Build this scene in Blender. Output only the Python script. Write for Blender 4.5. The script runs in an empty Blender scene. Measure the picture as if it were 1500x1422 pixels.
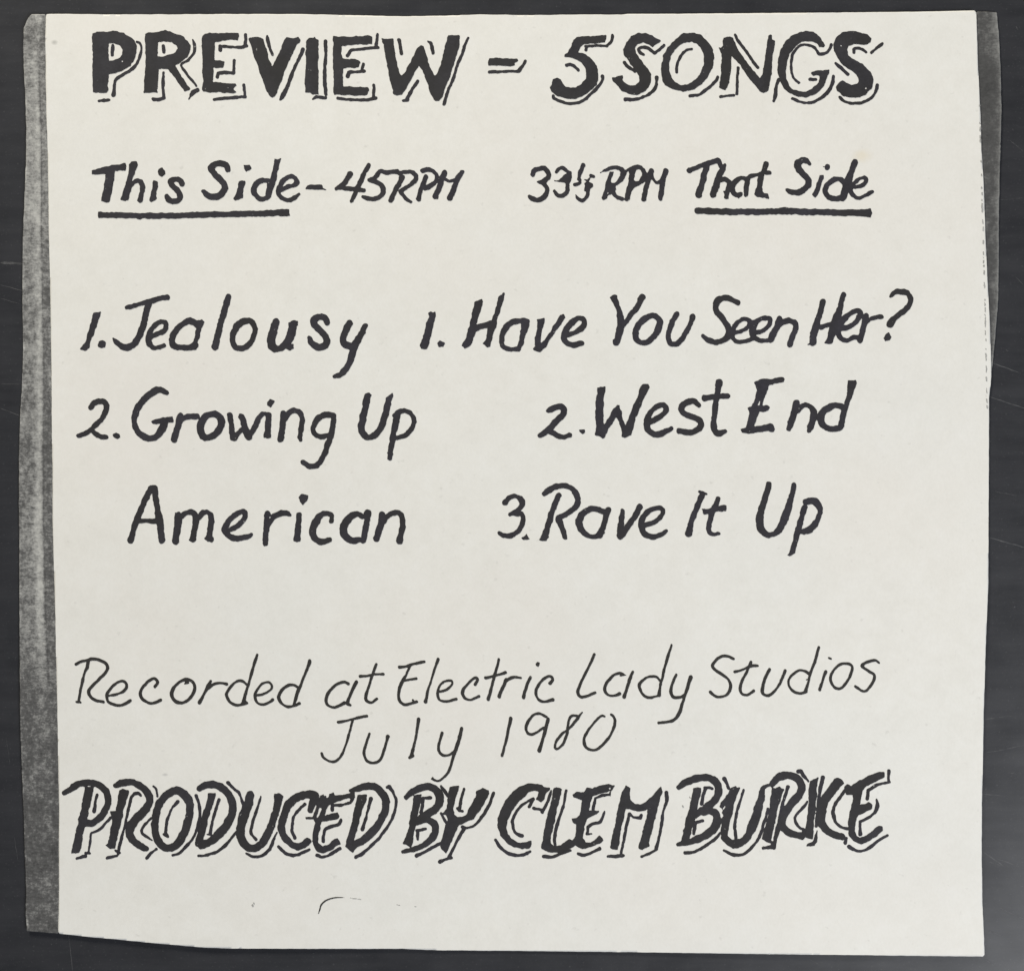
import bpy, math
import numpy as np
from mathutils import Vector

scene = bpy.context.scene
COL = scene.collection
S = 0.0002                      # one unit of the drawing grid = 0.2 mm; the sheet is about 28 cm wide

# ------------------------------------------------------------------ camera, world, lamps, exposure
cam_d = bpy.data.cameras.new('camera')
cam_d.sensor_width = 36.0
cam_d.lens = 40.0
cam_d.clip_start = 0.01
cam_d.clip_end = 50.0
cam = bpy.data.objects.new('camera', cam_d)
cam.location = (0.0, 0.0, 0.3 * 40.0 / 36.0 + 0.0004)
COL.objects.link(cam)
scene.camera = cam

world = bpy.data.worlds.new("World")
scene.world = world
world.use_nodes = True
bg = world.node_tree.nodes['Background']
bg.inputs['Color'].default_value = (0.82, 0.86, 1.0, 1)
bg.inputs['Strength'].default_value = 0.06


def area(name, loc, target, sx, sy, power, col):
    d = bpy.data.lights.new(name, 'AREA')
    d.shape = 'RECTANGLE'
    d.size, d.size_y = sx, sy
    d.energy = power
    d.color = col
    o = bpy.data.objects.new(name, d)
    o.location = loc
    o.rotation_euler = (Vector(target) - Vector(loc)).to_track_quat('-Z', 'Y').to_euler()
    COL.objects.link(o)
    return o


area('ceiling_lamp', (-0.52, 1.10, 0.52), (0, 0, 0), 0.36, 0.24, 20.5, (1.0, 0.952, 0.84))
area('window_light', (0.66, -0.62, 0.66), (0.0, 0.0, 0), 0.88, 0.40, 10.8, (0.965, 0.985, 1.012))

scene.view_settings.view_transform = 'Standard'
scene.view_settings.look = 'None'
scene.view_settings.exposure = 0.0
scene.view_settings.gamma = 1.0
scene.view_settings.use_curve_mapping = False


# ------------------------------------------------------------------ helpers
def X(px): return (px - 750.0) * S
def Y(py): return (711.0 - py) * S


def lift(px, py):
    """Height of the sheet's surface over the table, in grid units: a sheet that does not lie quite flat."""
    z = 2.6 + 0.9 * np.sin(px / 190.0 + 0.6) * np.cos(py / 240.0 + 0.4)
    z = z + 0.5 * np.sin((px + py) / 120.0) + 0.35 * np.sin((px - 1.6 * py) / 88.0 + 1.1)
    z = z + 1.6 * np.exp(-((px - 1440) / 60.0) ** 2) + 1.0 * np.exp(-((py - 1390) / 45.0) ** 2)
    return z


def vnoise(px, py, scale, seed):
    """Smooth value noise on arbitrary points, about -1..1."""
    u, v = px / scale + 17.3 * seed, py / scale + 5.7 * seed
    i, j = np.floor(u), np.floor(v)
    fu, fv = u - i, v - j
    fu, fv = fu * fu * (3 - 2 * fu), fv * fv * (3 - 2 * fv)

    def h(a, b):
        t = np.sin(a * 127.1 + b * 311.7 + seed * 74.7) * 43758.5453
        return (t - np.floor(t)) * 2 - 1
    return (h(i, j) * (1 - fu) + h(i + 1, j) * fu) * (1 - fv) + (h(i, j + 1) * (1 - fu) + h(i + 1, j + 1) * fu) * fv


def seg_dist(px, py, a, b, ra, rb):
    """Distance to a segment minus its (tapering) radius."""
    dx, dy = b[0] - a[0], b[1] - a[1]
    L2 = dx * dx + dy * dy
    t = np.zeros_like(px) if L2 < 1e-9 else np.clip(((px - a[0]) * dx + (py - a[1]) * dy) / L2, 0, 1)
    return np.hypot(px - a[0] - t * dx, py - a[1] - t * dy) - (ra + (rb - ra) * t)


def poly_sdf(px, py, P):
    d = np.full(px.shape, 1e9)
    inside = np.zeros(px.shape, bool)
    n = len(P)
    for k in range(n):
        a, b = P[k], P[(k + 1) % n]
        d = np.minimum(d, seg_dist(px, py, a, b, 0, 0))
        c = (a[1] > py) != (b[1] > py)
        if b[1] != a[1]:
            inside ^= c & (px < (b[0] - a[0]) * (py - a[1]) / (b[1] - a[1]) + a[0])
    return np.where(inside, -d, d)


def smooth_path(pts, closed=False, sub=5):
    """Catmull-Rom through (x, y, w) points."""
    p = [np.array(q, float) for q in pts]
    n = len(p)
    if n < 3:
        return p
    out = []
    for k in range(n if closed else n - 1):
        p1, p2 = p[k], p[(k + 1) % n]
        p0 = p[k - 1] if (closed or k > 0) else 2 * p1 - p2
        p3 = p[(k + 2) % n] if (closed or k + 2 < n) else 2 * p2 - p1
        for s in range(sub):
            t = s / sub
            q = 0.5 * (2 * p1 + (p2 - p0) * t + (2 * p0 - 5 * p1 + 4 * p2 - p3) * t * t + (3 * p1 - p0 - 3 * p2 + p3) * t ** 3)
            q[2] = p1[2] + (p2[2] - p1[2]) * t
            out.append(q)
    out.append(p[0] if closed else p[-1])
    return out


def contour(F, gx, gy, h):
    """Marching squares on field F (inside < 0): vertices (grid units) and polygons."""
    ny, nx = F.shape
    ins = F < 0
    cnt = ins[:-1, :-1].astype(int) + ins[:-1, 1:] + ins[1:, :-1] + ins[1:, 1:]
    verts, index, faces = [], {}, []

    def corner(j, i):
        k = (0, j, i)
        if k not in index:
            index[k] = len(verts)
            verts.append((gx + i * h, gy + j * h))
        return index[k]

    def cross(j, i, j2, i2):
        k = (1, min(j, j2), min(i, i2), j == j2)
        if k not in index:
            a, b = F[j, i], F[j2, i2]
            t = min(max(a / (a - b), 0.02), 0.98)
            index[k] = len(verts)
            verts.append((gx + (i + (i2 - i) * t) * h, gy + (j + (j2 - j) * t) * h))
        return index[k]

    for j, i in zip(*np.nonzero(cnt)):
        C = ((j, i), (j + 1, i), (j + 1, i + 1), (j, i + 1))
        f = []
        for k in range(4):
            a, b = C[k], C[(k + 1) % 4]
            if ins[a]:
                f.append(corner(*a))
            if ins[a] != ins[b]:
                if (a[0], a[1]) <= (b[0], b[1]):
                    f.append(cross(a[0], a[1], b[0], b[1]))
                else:
                    f.append(cross(b[0], b[1], a[0], a[1]))
        if len(f) >= 3:
            faces.append(f)
    return np.array(verts), faces


def parse(text, x0, y0, s):
    """One shape per line: s/o/l w pts = open/closed smooth or straight stroke, p = outline; a leading - takes it away."""
    shapes = []
    for ln in text.strip().splitlines():
        t = ln.split()
        if not t:
            continue
        op, cut = t[0].lstrip('-'), t[0].startswith('-')
        w0, pts = (0.0, t[1:]) if op == 'p' else (float(t[1]), t[2:])
        P = []
        for q in pts:
            v = [float(c) for c in q.split(',')]
            P.append((x0 + v[0] / s, y0 + v[1] / s, (v[2] if len(v) > 2 else w0) / s))
        shapes.append((op, cut, P))
    return shapes


def field(shapes, h=1.0, rough=0.55, pad=5.0, seed=1.0, wob=0.0):
    xs = [p[0] for _, c, P in shapes if not c for p in P]
    ys = [p[1] for _, c, P in shapes if not c for p in P]
    wm = max(p[2] for _, _, P in shapes for p in P) / 2 + pad
    x0, x1, y0, y1 = min(xs) - wm, max(xs) + wm, min(ys) - wm, max(ys) + wm
    nx, ny = int((x1 - x0) / h) + 2, int((y1 - y0) / h) + 2
    gx, gy = np.meshgrid(x0 + h * np.arange(nx), y0 + h * np.arange(ny))
    wx = gx + wob * vnoise(gx, gy, 7.0, seed + 3)
    wy = gy + wob * vnoise(gx, gy, 7.0, seed + 4)
    F = np.full(gx.shape, 50.0)
    K = np.full(gx.shape, 50.0)

    def put(A, lo, hi, fn):
        i0, i1 = max(int((lo[0] - x0) / h), 0), min(int((hi[0] - x0) / h) + 2, nx)
        j0, j1 = max(int((lo[1] - y0) / h), 0), min(int((hi[1] - y0) / h) + 2, ny)
        if i1 > i0 and j1 > j0:
            A[j0:j1, i0:i1] = np.minimum(A[j0:j1, i0:i1], fn(wx[j0:j1, i0:i1], wy[j0:j1, i0:i1]))

    for op, cut, P in shapes:
        A = K if cut else F
        if op == 'p':
            m = 6.0
            lo = (min(p[0] for p in P) - m, min(p[1] for p in P) - m)
            hi = (max(p[0] for p in P) + m, max(p[1] for p in P) + m)
            put(A, lo, hi, lambda a, b, P=P: poly_sdf(a, b, P))
        else:
            Q = [np.array(p) for p in P] if op == 'l' else smooth_path(P, op == 'o')
            if len(Q) == 1:
                Q = [Q[0], Q[0]]
            for a, b in zip(Q[:-1], Q[1:]):
                m = max(a[2], b[2]) / 2 + 6.0
                lo = (min(a[0], b[0]) - m, min(a[1], b[1]) - m)
                hi = (max(a[0], b[0]) + m, max(a[1], b[1]) + m)
                put(A, lo, hi, lambda u, v, a=a, b=b: seg_dist(u, v, a, b, a[2] / 2, b[2] / 2))
    F = np.maximum(F, -K)
    if rough:
        F = F + rough * (0.9 * vnoise(gx, gy, 6.5, seed) + 0.8 * vnoise(gx, gy, 3.2, seed + 1))
    return F, x0, y0


def link_mesh(name, verts, faces, mat, parent, zoff, zfun=lift):
    z = (zfun(verts[:, 0], verts[:, 1]) + zoff) * S
    co = np.column_stack(((verts[:, 0] - 750.0) * S, (711.0 - verts[:, 1]) * S, z))
    me = bpy.data.meshes.new(name)
    me.from_pydata(co.tolist(), [], faces)
    me.materials.append(mat)
    me.update()
    o = bpy.data.objects.new(name, me)
    COL.objects.link(o)
    if parent is not None:
        o.parent = parent
    return o


def empty(name, parent=None, label=None):
    o = bpy.data.objects.new(name, None)
    o.empty_display_size = 0.01
    COL.objects.link(o)
    if parent is not None:
        o.parent = parent
    if label:
        o['label'] = label
    return o


# ------------------------------------------------------------------ materials
class NT:
    def __init__(self, name):
        self.m = bpy.data.materials.new(name)
        self.m.use_nodes = True
        self.t = self.m.node_tree
        self.bsdf = self.t.nodes['Principled BSDF']
        self.co = self.n('ShaderNodeTexCoord').outputs['Object']

    def n(self, kind, **kw):
        nd = self.t.nodes.new(kind)
        for k, v in kw.items():
            setattr(nd, k, v)
        return nd

    def link(self, a, b):
        self.t.links.new(a, b)

    def val(self, sock, v):
        if hasattr(v, 'is_output'):
            self.link(v, sock)
        else:
            sock.default_value = v

    def noise(self, scale, detail=3.0, rough=0.55, stretch=(1, 1, 1), rot=0.0, offset=0.0):
        mp = self.n('ShaderNodeMapping')
        mp.inputs['Scale'].default_value = stretch
        mp.inputs['Rotation'].default_value = (0, 0, rot)
        mp.inputs['Location'].default_value = (offset, offset * 0.7, 0)
        self.link(self.co, mp.inputs['Vector'])
        nz = self.n('ShaderNodeTexNoise')
        nz.inputs['Scale'].default_value = scale
        nz.inputs['Detail'].default_value = detail
        nz.inputs['Roughness'].default_value = rough
        self.link(mp.outputs['Vector'], nz.inputs['Vector'])
        return nz.outputs['Fac']

    def ramp(self, fac, stops):
        r = self.n('ShaderNodeValToRGB')
        e = r.color_ramp.elements
        e[0].position, e[0].color = stops[0][0], stops[0][1]
        e[1].position, e[1].color = stops[-1][0], stops[-1][1]
        for p, c in stops[1:-1]:
            q = e.new(p)
            q.color = c
        self.link(fac, r.inputs['Fac'])
        return r.outputs['Color']

    def mix(self, fac, a, b, mode='MIX'):
        m = self.n('ShaderNodeMix', data_type='RGBA', blend_type=mode)
        self.val(m.inputs[0], fac)
        self.val(m.inputs[6], a)
        self.val(m.inputs[7], b)
        return m.outputs[2]

    def math(self, op, a, b=0.0, clamp=False):
        m = self.n('ShaderNodeMath', operation=op, use_clamp=clamp)
        self.val(m.inputs[0], a)
        self.val(m.inputs[1], b)
        return m.outputs[0]

    def rng(self, v, a, b, c=0.0, d=1.0):
        m = self.n('ShaderNodeMapRange')
        self.val(m.inputs[0], v)
        for k, q in enumerate((a, b, c, d)):
            m.inputs[k + 1].default_value = q
        return m.outputs[0]

    def bump(self, height, strength, dist):
        b = self.n('ShaderNodeBump')
        b.inputs['Strength'].default_value = strength
        b.inputs['Distance'].default_value = dist
        self.link(height, b.inputs['Height'])
        self.link(b.outputs['Normal'], self.bsdf.inputs['Normal'])


def g(v, a=None, b=None):
    return (v, v if a is None else a, v if b is None else b, 1.0)


# uncoated paper: cream white, cloudy fibres, a few flecks, two faint stains
def make_paper():
    n = NT('uncoated_paper')
    base = n.ramp(n.math('ADD', n.math('MULTIPLY', n.noise(95, 4, 0.6), 0.6), n.math('MULTIPLY', n.noise(330, 3, 0.6, offset=2.0), 0.4)), [(0.34, (0.778, 0.766, 0.722, 1)), (0.5, (0.804, 0.793, 0.751, 1)), (0.66, (0.824, 0.816, 0.780, 1))])
    warm = n.rng(n.noise(13, 2, 0.5, offset=3.0), 0.42, 0.68)
    base = n.mix(n.math('MULTIPLY', warm, 0.35), base, (0.800, 0.765, 0.715, 1))
    cool = n.rng(n.noise(17, 2, 0.5, offset=9.0), 0.45, 0.7)
    base = n.mix(n.math('MULTIPLY', cool, 0.22), base, (0.770, 0.785, 0.765, 1))
    fib = n.noise(1500, 2, 0.6, stretch=(1, 0.6, 1), rot=0.6)
    base = n.mix(0.07, base, n.ramp(fib, [(0.35, g(0.62)), (0.65, g(0.98))]), 'MULTIPLY')
    fl = n.rng(n.noise(520, 2, 0.5, offset=21.0), 0.69, 0.80)
    base = n.mix(n.math('MULTIPLY', fl, 0.22), base, (0.40, 0.39, 0.37, 1))

    def spot(cx, cy, rx, ry, col, amt):
        mp = n.n('ShaderNodeMapping')
        mp.inputs['Location'].default_value = (-X(cx) / (rx * S), -Y(cy) / (ry * S), 0)
        mp.inputs['Scale'].default_value = (1 / (rx * S), 1 / (ry * S), 0)
        n.link(n.co, mp.inputs['Vector'])
        ln = n.n('ShaderNodeVectorMath', operation='LENGTH')
        n.link(mp.outputs['Vector'], ln.inputs[0])
        d = n.math('ADD', ln.outputs['Value'], n.math('MULTIPLY', n.math('SUBTRACT', n.noise(240, 3, 0.6), 0.5), 1.2))
        return n.mix(n.math('MULTIPLY', n.rng(d, 1.15, 0.35), amt), col_in[0], col)
    col_in = [base]
    col_in[0] = spot(1262, 228, 15, 10, (0.74, 0.66, 0.50, 1), 0.45)
    col_in[0] = spot(80, 63, 5, 4, (0.34, 0.34, 0.32, 1), 0.55)
    col_in[0] = spot(242, 1134, 5, 2.5, (0.36, 0.36, 0.36, 1), 0.45)
    col_in[0] = spot(190, 600, 160, 130, (0.78, 0.735, 0.70, 1), 0.22)
    n.link(col_in[0], n.bsdf.inputs['Base Color'])
    n.bsdf.inputs['Roughness'].default_value = 0.78
    n.bsdf.inputs['Specular IOR Level'].default_value = 0.25
    n.bump(n.math('ADD', n.noise(900, 3, 0.6), n.math('MULTIPLY', n.noise(120, 3, 0.6), 2.0)), 0.25, 0.00006)
    return n.m


# photocopier toner over the paper: patchy dark grey with pale worn fibres; amount comes from the mesh attribute "wear"
def make_toner(dark, light, grit):
    n = NT('photocopier_toner')
    at = n.n('ShaderNodeAttribute', attribute_name='wear').outputs['Fac']
    a = n.noise(760, 4, 0.75, stretch=(1.0, 0.7, 1), rot=0.35)
    b = n.noise(1700, 3, 0.75, stretch=(0.4, 1.0, 1), rot=-0.45, offset=4.0)
    c = n.noise(140, 3, 0.6, offset=7.0)
    v = n.math('ADD', n.math('MULTIPLY', a, 1.15 * grit), n.math('ADD', n.math('MULTIPLY', b, 0.85 * grit), n.math('MULTIPLY', c, 0.35)))
    v = n.math('ADD', v, n.math('SUBTRACT', at, 0.175 + grit))
    col = n.ramp(v, [(0.22, g(dark * 0.5)), (0.50, g(dark, dark * 0.995, dark * 0.99)), (0.74, g((dark + light) / 2, (dark + light) / 2, (dark + light) * 0.485)), (0.98, g(light, light, light * 0.95))])
    n.link(col, n.bsdf.inputs['Base Color'])
    n.bsdf.inputs['Roughness'].default_value = 0.6
    n.bsdf.inputs['Specular IOR Level'].default_value = 0.3
    n.bump(a, 0.3, 0.00008)
    return n.m


def make_ink(name, lo, hi, tint):
    n = NT(name)
    v = n.math('ADD', n.math('MULTIPLY', n.noise(170, 3, 0.6), 0.6), n.math('MULTIPLY', n.noise(1300, 3, 0.65), 0.4))
    c = n.ramp(v, [(0.34, (lo * tint[0], lo * tint[1], lo * tint[2], 1)), (0.66, (hi * tint[0], hi * tint[1], hi * tint[2], 1))])
    hue = n.rng(n.noise(60, 2, 0.5, offset=5.0), 0.40, 0.65)
    c = n.mix(n.math('MULTIPLY', hue, 0.6), c, (lo * 1.12, lo * 1.08, lo * 1.0, 1))
    gap = n.rng(n.noise(900, 2, 0.5, offset=11.0), 0.745, 0.80)
    c = n.mix(n.math('MULTIPLY', gap, 0.55), c, g(0.5, 0.5, 0.48))
    n.link(c, n.bsdf.inputs['Base Color'])
    n.bsdf.inputs['Roughness'].default_value = 0.66
    n.bsdf.inputs['Specular IOR Level'].default_value = 0.14
    return n.m


def make_table():
    n = NT('worn_black_laminate')
    c = n.ramp(n.noise(60, 4, 0.65), [(0.3, (0.026, 0.027, 0.031, 1)), (0.7, (0.037, 0.038, 0.043, 1))])
    dust = n.rng(n.noise(1500, 2, 0.6), 0.62, 0.80)
    c = n.mix(n.math('MULTIPLY', dust, 0.35), c, g(0.15, 0.15, 0.155))
    st = n.rng(n.noise(150, 5, 0.65, stretch=(0.18, 1.5, 1), rot=-0.12), 0.40, 0.85)
    c = n.mix(n.math('MULTIPLY', st, 0.20), c, g(0.095, 0.096, 0.103))
    n.link(c, n.bsdf.inputs['Base Color'])
    r = n.rng(n.math('ADD', n.noise(90, 3, 0.5), n.math('MULTIPLY', st, 0.1)), 0.1, 0.95, 0.25, 0.36)
    n.link(r, n.bsdf.inputs['Roughness'])
    n.bsdf.inputs['Specular IOR Level'].default_value = 0.46
    n.bump(n.noise(1100, 3, 0.6), 0.12, 0.00005)
    return n.m


def make_scratch():
    n = NT('scratched_laminate')
    c = n.ramp(n.noise(700, 3, 0.7), [(0.40, g(0.040, 0.041, 0.045)), (0.70, g(0.090, 0.090, 0.095))])
    n.link(c, n.bsdf.inputs['Base Color'])
    n.bsdf.inputs['Roughness'].default_value = 0.6
    return n.m


M_PAPER = make_paper()
M_TONER = make_toner(0.115, 0.50, 0.78)
M_TONER_DARK = make_toner(0.085, 0.34, 0.42)
M_MARKER = make_ink('black_marker_ink', 0.030, 0.049, (1.0, 0.955, 1.17))
M_BOLD = make_ink('photocopied_black_ink', 0.030, 0.049, (1.0, 0.975, 1.10))
M_PEN = make_ink('fine_black_pen_ink', 0.032, 0.050, (1.0, 0.96, 0.93))
M_FAINT = make_ink('faint_grey_ink', 0.30, 0.50, (1.0, 1.0, 0.98))
M_TABLE = make_table()
M_SCRATCH = make_scratch()

# ------------------------------------------------------------------ the surface underneath
SCR = [(0, 384.5, 34, 386.5, 4.0), (0, 417, 34, 426, 1.4), (0, 437, 28, 445, 1.0), (0, 562, 30, 563, 1.0), (0, 598, 28, 609, 1.3),
       (1453, 531, 1492, 545, 1.8), (1450, 581, 1502, 598, 1.8), (1449, 787, 1502, 802, 1.9), (1474, 512, 1478, 514, 1.5),
       (1488, 405, 1500, 417, 1.3), (1440, 1054, 1458, 1052, 1.6), (1464, 1051, 1484, 1048, 1.2), (1446, 1102, 1472, 1098, 1.4), (1475, 1097, 1502, 1091, 1.4),
       (1481, 1132.5, 1487, 1132, 1.8), (1440, 1163, 1472, 1166, 1.2), (1440, 1247, 1470, 1268, 1.5), (1462, 1258, 1500, 1272, 1.6),
       (1448, 1262, 1474, 1270, 1.0), (1486, 888, 1488.5, 890, 1.7), (1489, 38, 1492, 44, 1.3), (1464, 293, 1500, 290, 0.9), (1480, 205, 1500, 222, 0.9),
       (99, 1366, 101, 1380, 1.1), (101, 1380, 106, 1424, 1.3), (1444, 1406, 1456, 1414, 1.4), (1146, 1399, 1152, 1398, 1.4), (1188, 1406, 1202, 1414, 1.0),
       (20, 1226, 26, 1262, 0.8), (8, 1080, 14, 1120, 0.7), (1460, 720, 1490, 726, 0.8), (1465, 1330, 1500, 1346, 0.9), (1446, 1362, 1470, 1372, 0.9)]
rs = np.random.RandomState(4)
tv = [(-0.75, -0.75, 0), (0.75, -0.75, 0), (0.75, 0.75, 0), (-0.75, 0.75, 0)]
tf, ti = [(0, 1, 2, 3)], [0]
tv += [(x, y, -0.02) for x, y, _ in tv[:4]]
tf += [(0, 4, 5, 1), (1, 5, 6, 2), (2, 6, 7, 3), (3, 7, 4, 0), (7, 6, 5, 4)]
ti += [0] * 5
for x0, y0, x1, y1, w in SCR:
    L = math.hypot(x1 - x0, y1 - y0)
    k = max(3, int(L / 5))
    nx_, ny_ = -(y1 - y0) / L, (x1 - x0) / L
    b0 = len(tv)
    for q in range(k + 1):
        t = q / k
        wob = rs.uniform(-0.35, 0.35)
        ww = w * (0.35 if q in (0, k) else rs.uniform(0.6, 1.0)) / 2
        cx, cy = x0 + (x1 - x0) * t + nx_ * wob, y0 + (y1 - y0) * t + ny_ * wob
        for sg in (-1, 1):
            tv.append((X(cx + sg * nx_ * ww), Y(cy + sg * ny_ * ww), 0.00003))
    for q in range(k):
        a = b0 + 2 * q
        tf.append((a, a + 2, a + 3, a + 1))
        ti.append(1)
me = bpy.data.meshes.new('tabletop')
me.from_pydata(tv, [], tf)
me.materials.append(M_TABLE)
me.materials.append(M_SCRATCH)
me.polygons.foreach_set('material_index', ti)
me.update()
table = bpy.data.objects.new('tabletop', me)
COL.objects.link(table)
table['kind'] = 'structure'
table['label'] = 'scratched black laminate tabletop under the handwritten sheet'
table['category'] = 'tabletop'

# ------------------------------------------------------------------ the sheet
sheet = empty('handwritten_sheet')
sheet['label'] = 'cream paper sheet with hand-lettered song list and grey toner edges on black tabletop'
sheet['category'] = 'paper sheet'

TOPL = [(68, 22), (100, 21.7), (160, 22.6), (230, 22.3), (330, 21.5), (430, 21.2), (500, 22.4), (590, 24.6), (650, 23.5), (700, 21.8),
        (780, 22.6), (850, 21.6), (910, 22.0), (918, 21.0), (1000, 20.8), (1100, 20.2), (1200, 19.6), (1310, 18.2), (1380, 17.4), (1429, 16.6)]
RIGHT = [(1431.5, 98.5), (1434.5, 160), (1436.5, 222), (1440, 271), (1442.6, 345), (1444.8, 391), (1449, 467), (1451.4, 530), (1451.6, 553),
         (1448.2, 583), (1448.4, 669), (1447.6, 766), (1446.7, 862), (1445.2, 892), (1442.8, 948), (1441.6, 994), (1440, 1040), (1438.8, 1107), (1437, 1174),
         (1436.8, 1255), (1438.2, 1325), (1440.5, 1385), (1440.6, 1399)]
BOT = [(1380, 1398.9), (1200, 1396.6), (1000, 1394.4), (800, 1392.5), (640, 1390.8), (590, 1388.6), (440, 1388.3), (340, 1387.6), (300, 1386.2),
       (250, 1381.8), (150, 1372.4), (86, 1366)]
DIV = [(68, 22), (67.2, 60), (67.5, 120), (68.5, 170), (70, 220), (71, 280), (71.5, 340), (73, 400), (74, 470), (75, 560), (76, 650), (77, 690),
       (77, 760), (79, 830), (81, 900), (83, 990), (84.5, 1050), (85.5, 1120), (86.5, 1180), (86.3, 1250), (86.6, 1310), (86, 1366)]
LEFT = [(46.8, 22), (43, 26), (40, 31.5), (37.8, 38), (35.7, 42), (34.6, 69), (35.8, 106), (38, 153), (39, 192), (38.4, 241), (36.5, 283), (34, 345), (33, 403),
        (32.8, 446), (33.6, 512), (32.2, 555), (29.5, 610), (28, 657), (27.8, 700), (28.4, 842), (29.2, 960), (30, 1045), (32, 1115), (35.5, 1215), (38.6, 1309),
        (38.2, 1340), (40.3, 1362.5)]
RSTRIP = [(1430.6, 17.2), (1445, 17.6), (1460, 18.8), (1463.6, 59), (1465.6, 103), (1466.4, 160), (1465.4, 209), (1464.2, 246), (1463, 308), (1463.4, 373), (1462.2, 446),
          (1458.6, 487), (1454.7, 530), (1452.4, 545), (1449, 545), (1444, 467), (1440, 391), (1437, 345), (1434, 271), (1430, 222), (1428, 160), (1426, 98)]


def sheet_part(name, outline, mat, h, zoff, solid, rough, zfun=lift, seed=2.0, wear=None):
    F, gx, gy = field([('p', False, [(x, y, 0) for x, y in outline])], h=h, rough=0, pad=4 * h)
    ny, nx = F.shape
    A, B = np.meshgrid(gx + h * np.arange(nx), gy + h * np.arange(ny))
    F = F + rough * (vnoise(A, B, 9.0, seed) + 0.6 * vnoise(A, B, 4.0, seed + 1))
    v, f = contour(F, gx, gy, h)
    o = link_mesh(name, v, f, mat, sheet, zoff, zfun)
    if wear is not None:
        at = o.data.attributes.new('wear', 'FLOAT', 'POINT')
        at.data.foreach_set('value', wear(v[:, 0], v[:, 1]).astype(np.float32))
    md = o.modifiers.new('thickness', 'SOLIDIFY')
    md.thickness = solid * S
    md.offset = -1.0
    o.data.polygons.foreach_set('use_smooth', [True] * len(o.data.polygons))
    return o


sheet_part('paper', TOPL + RIGHT + BOT + DIV[::-1][1:-1], M_PAPER, 3.0, 0.0, 0.8, 0.25)


def left_wear(x, y):
    xl = np.interp(y, [p[1] for p in LEFT], [p[0] for p in LEFT])
    xr = np.interp(y, [p[1] for p in DIV], [p[0] for p in DIV])
    u = (x - xl) / np.maximum(xr - xl, 1)
    base = np.interp(y, [20, 60, 110, 150, 230, 330, 420, 480, 560, 640, 740, 840, 905, 950, 1040, 1150, 1250, 1300, 1370],
                     [.76, .64, .66, .72, .75, .72, .63, .62, .63, .62, .62, .61, .62, .56, .52, .46, .43, .47, .43])
    band = np.interp(y, [20, 100, 300, 600, 900, 1000, 1370], [.75, .70, .70, .73, .72, .78, .9])
    pale = np.interp(y, [20, 120, 600, 880, 960, 1100, 1370], [.02, .08, .22, .27, .12, .04, 0])
    v = base + pale * np.exp(-((u - band + 0.14) / 0.13) ** 2)
    v = v - np.where(y < 980, 0.09, 0.03) * (u > band) - 0.05 * np.clip(0.45 - u, 0, 1) * (y > 300)
    v = v - 0.13 * np.exp(-((u - band) / 0.035) ** 2) * (y > 90) * (y < 1000)
    v = v + 0.18 * np.exp(-((x - xl) / 1.3) ** 2) * (0.4 + 0.6 * vnoise(x, y, 22.0, 5))
    v = v - 0.10 * np.exp(-((u - 0.93) / 0.07) ** 2) * (y < 60)
    v = v + 0.05 * vnoise(x, y, 30.0, 8) + 0.045 * vnoise(x, y * 2.2, 11.0, 9)
    v = v + 0.35 * np.exp(-((x - xl - 1.5) / 1.8) ** 2 - ((y - 1350) / 9.0) ** 2) + 0.3 * np.exp(-((x - xl - 1) / 1.6) ** 2 - ((y - 509) / 4.0) ** 2)
    return v


def right_wear(x, y):
    ys = [18.8, 59, 103, 160, 209, 246, 308, 373, 446, 487, 545]
    xr = np.interp(y, ys, [1460, 1463.6, 1465.6, 1466.4, 1465.4, 1464.2, 1463, 1463.4, 1462.2, 1458.6, 1452.4])
    d = xr - x
    v = 0.47 + 0.16 * np.exp(-(d / 7.0) ** 2) + 0.14 * np.exp(-(d / 1.5) ** 2)
    v = v + 0.05 * vnoise(x, y, 14.0, 3) + 0.04 * vnoise(x, y, 40.0, 6)
    return v + 0.05 * np.exp(-((y - 25) / 30.0) ** 2)


lm = sheet_part('toner_margin', [(48, 22)] + DIV + [(40.3, 1362.5)] + LEFT[::-1][1:], M_TONER, 1.5, 0.0, 0.8, 0.35, wear=left_wear, seed=6.0)
lm['label'] = 'long patchy grey toner margin down the whole edge of the sheet'
rm = sheet_part('toner_margin', RSTRIP, M_TONER_DARK, 1.5, -1.9, 0.6, 0.3, wear=right_wear, seed=8.0)
rm['label'] = 'shorter dark grey toner margin that narrows to a point half way down'

# ------------------------------------------------------------------ the writing
COUNT = [0]


def ink(name, parent, mat, pieces, rough=0.7, zoff=0.30, label=None, wob=0.35):
    """One piece of writing as one sheet of ink. pieces = [(x0, y0, scale, text), ...]"""
    COUNT[0] += 1
    shapes = []
    for x0, y0, s, text in pieces:
        shapes += parse(text, x0, y0, s)
    F, gx, gy = field(shapes, h=1.0, rough=rough, seed=1.0 + 0.37 * COUNT[0], wob=wob)
    grow = 0.06 if mat is M_PEN else (0.42 if name == 'drop_shadow' else 0.24)
    v, f = contour(F - grow, gx, gy, 1.0)
    o = link_mesh(name, v, f, mat, parent, zoff)
    if label:
        o['label'] = label
    return o


A = (100, 20, 5.0)
B = (400, 20, 5.0)
C = (690, 20, 5.0)
D = (980, 20, 4.5454)

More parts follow.
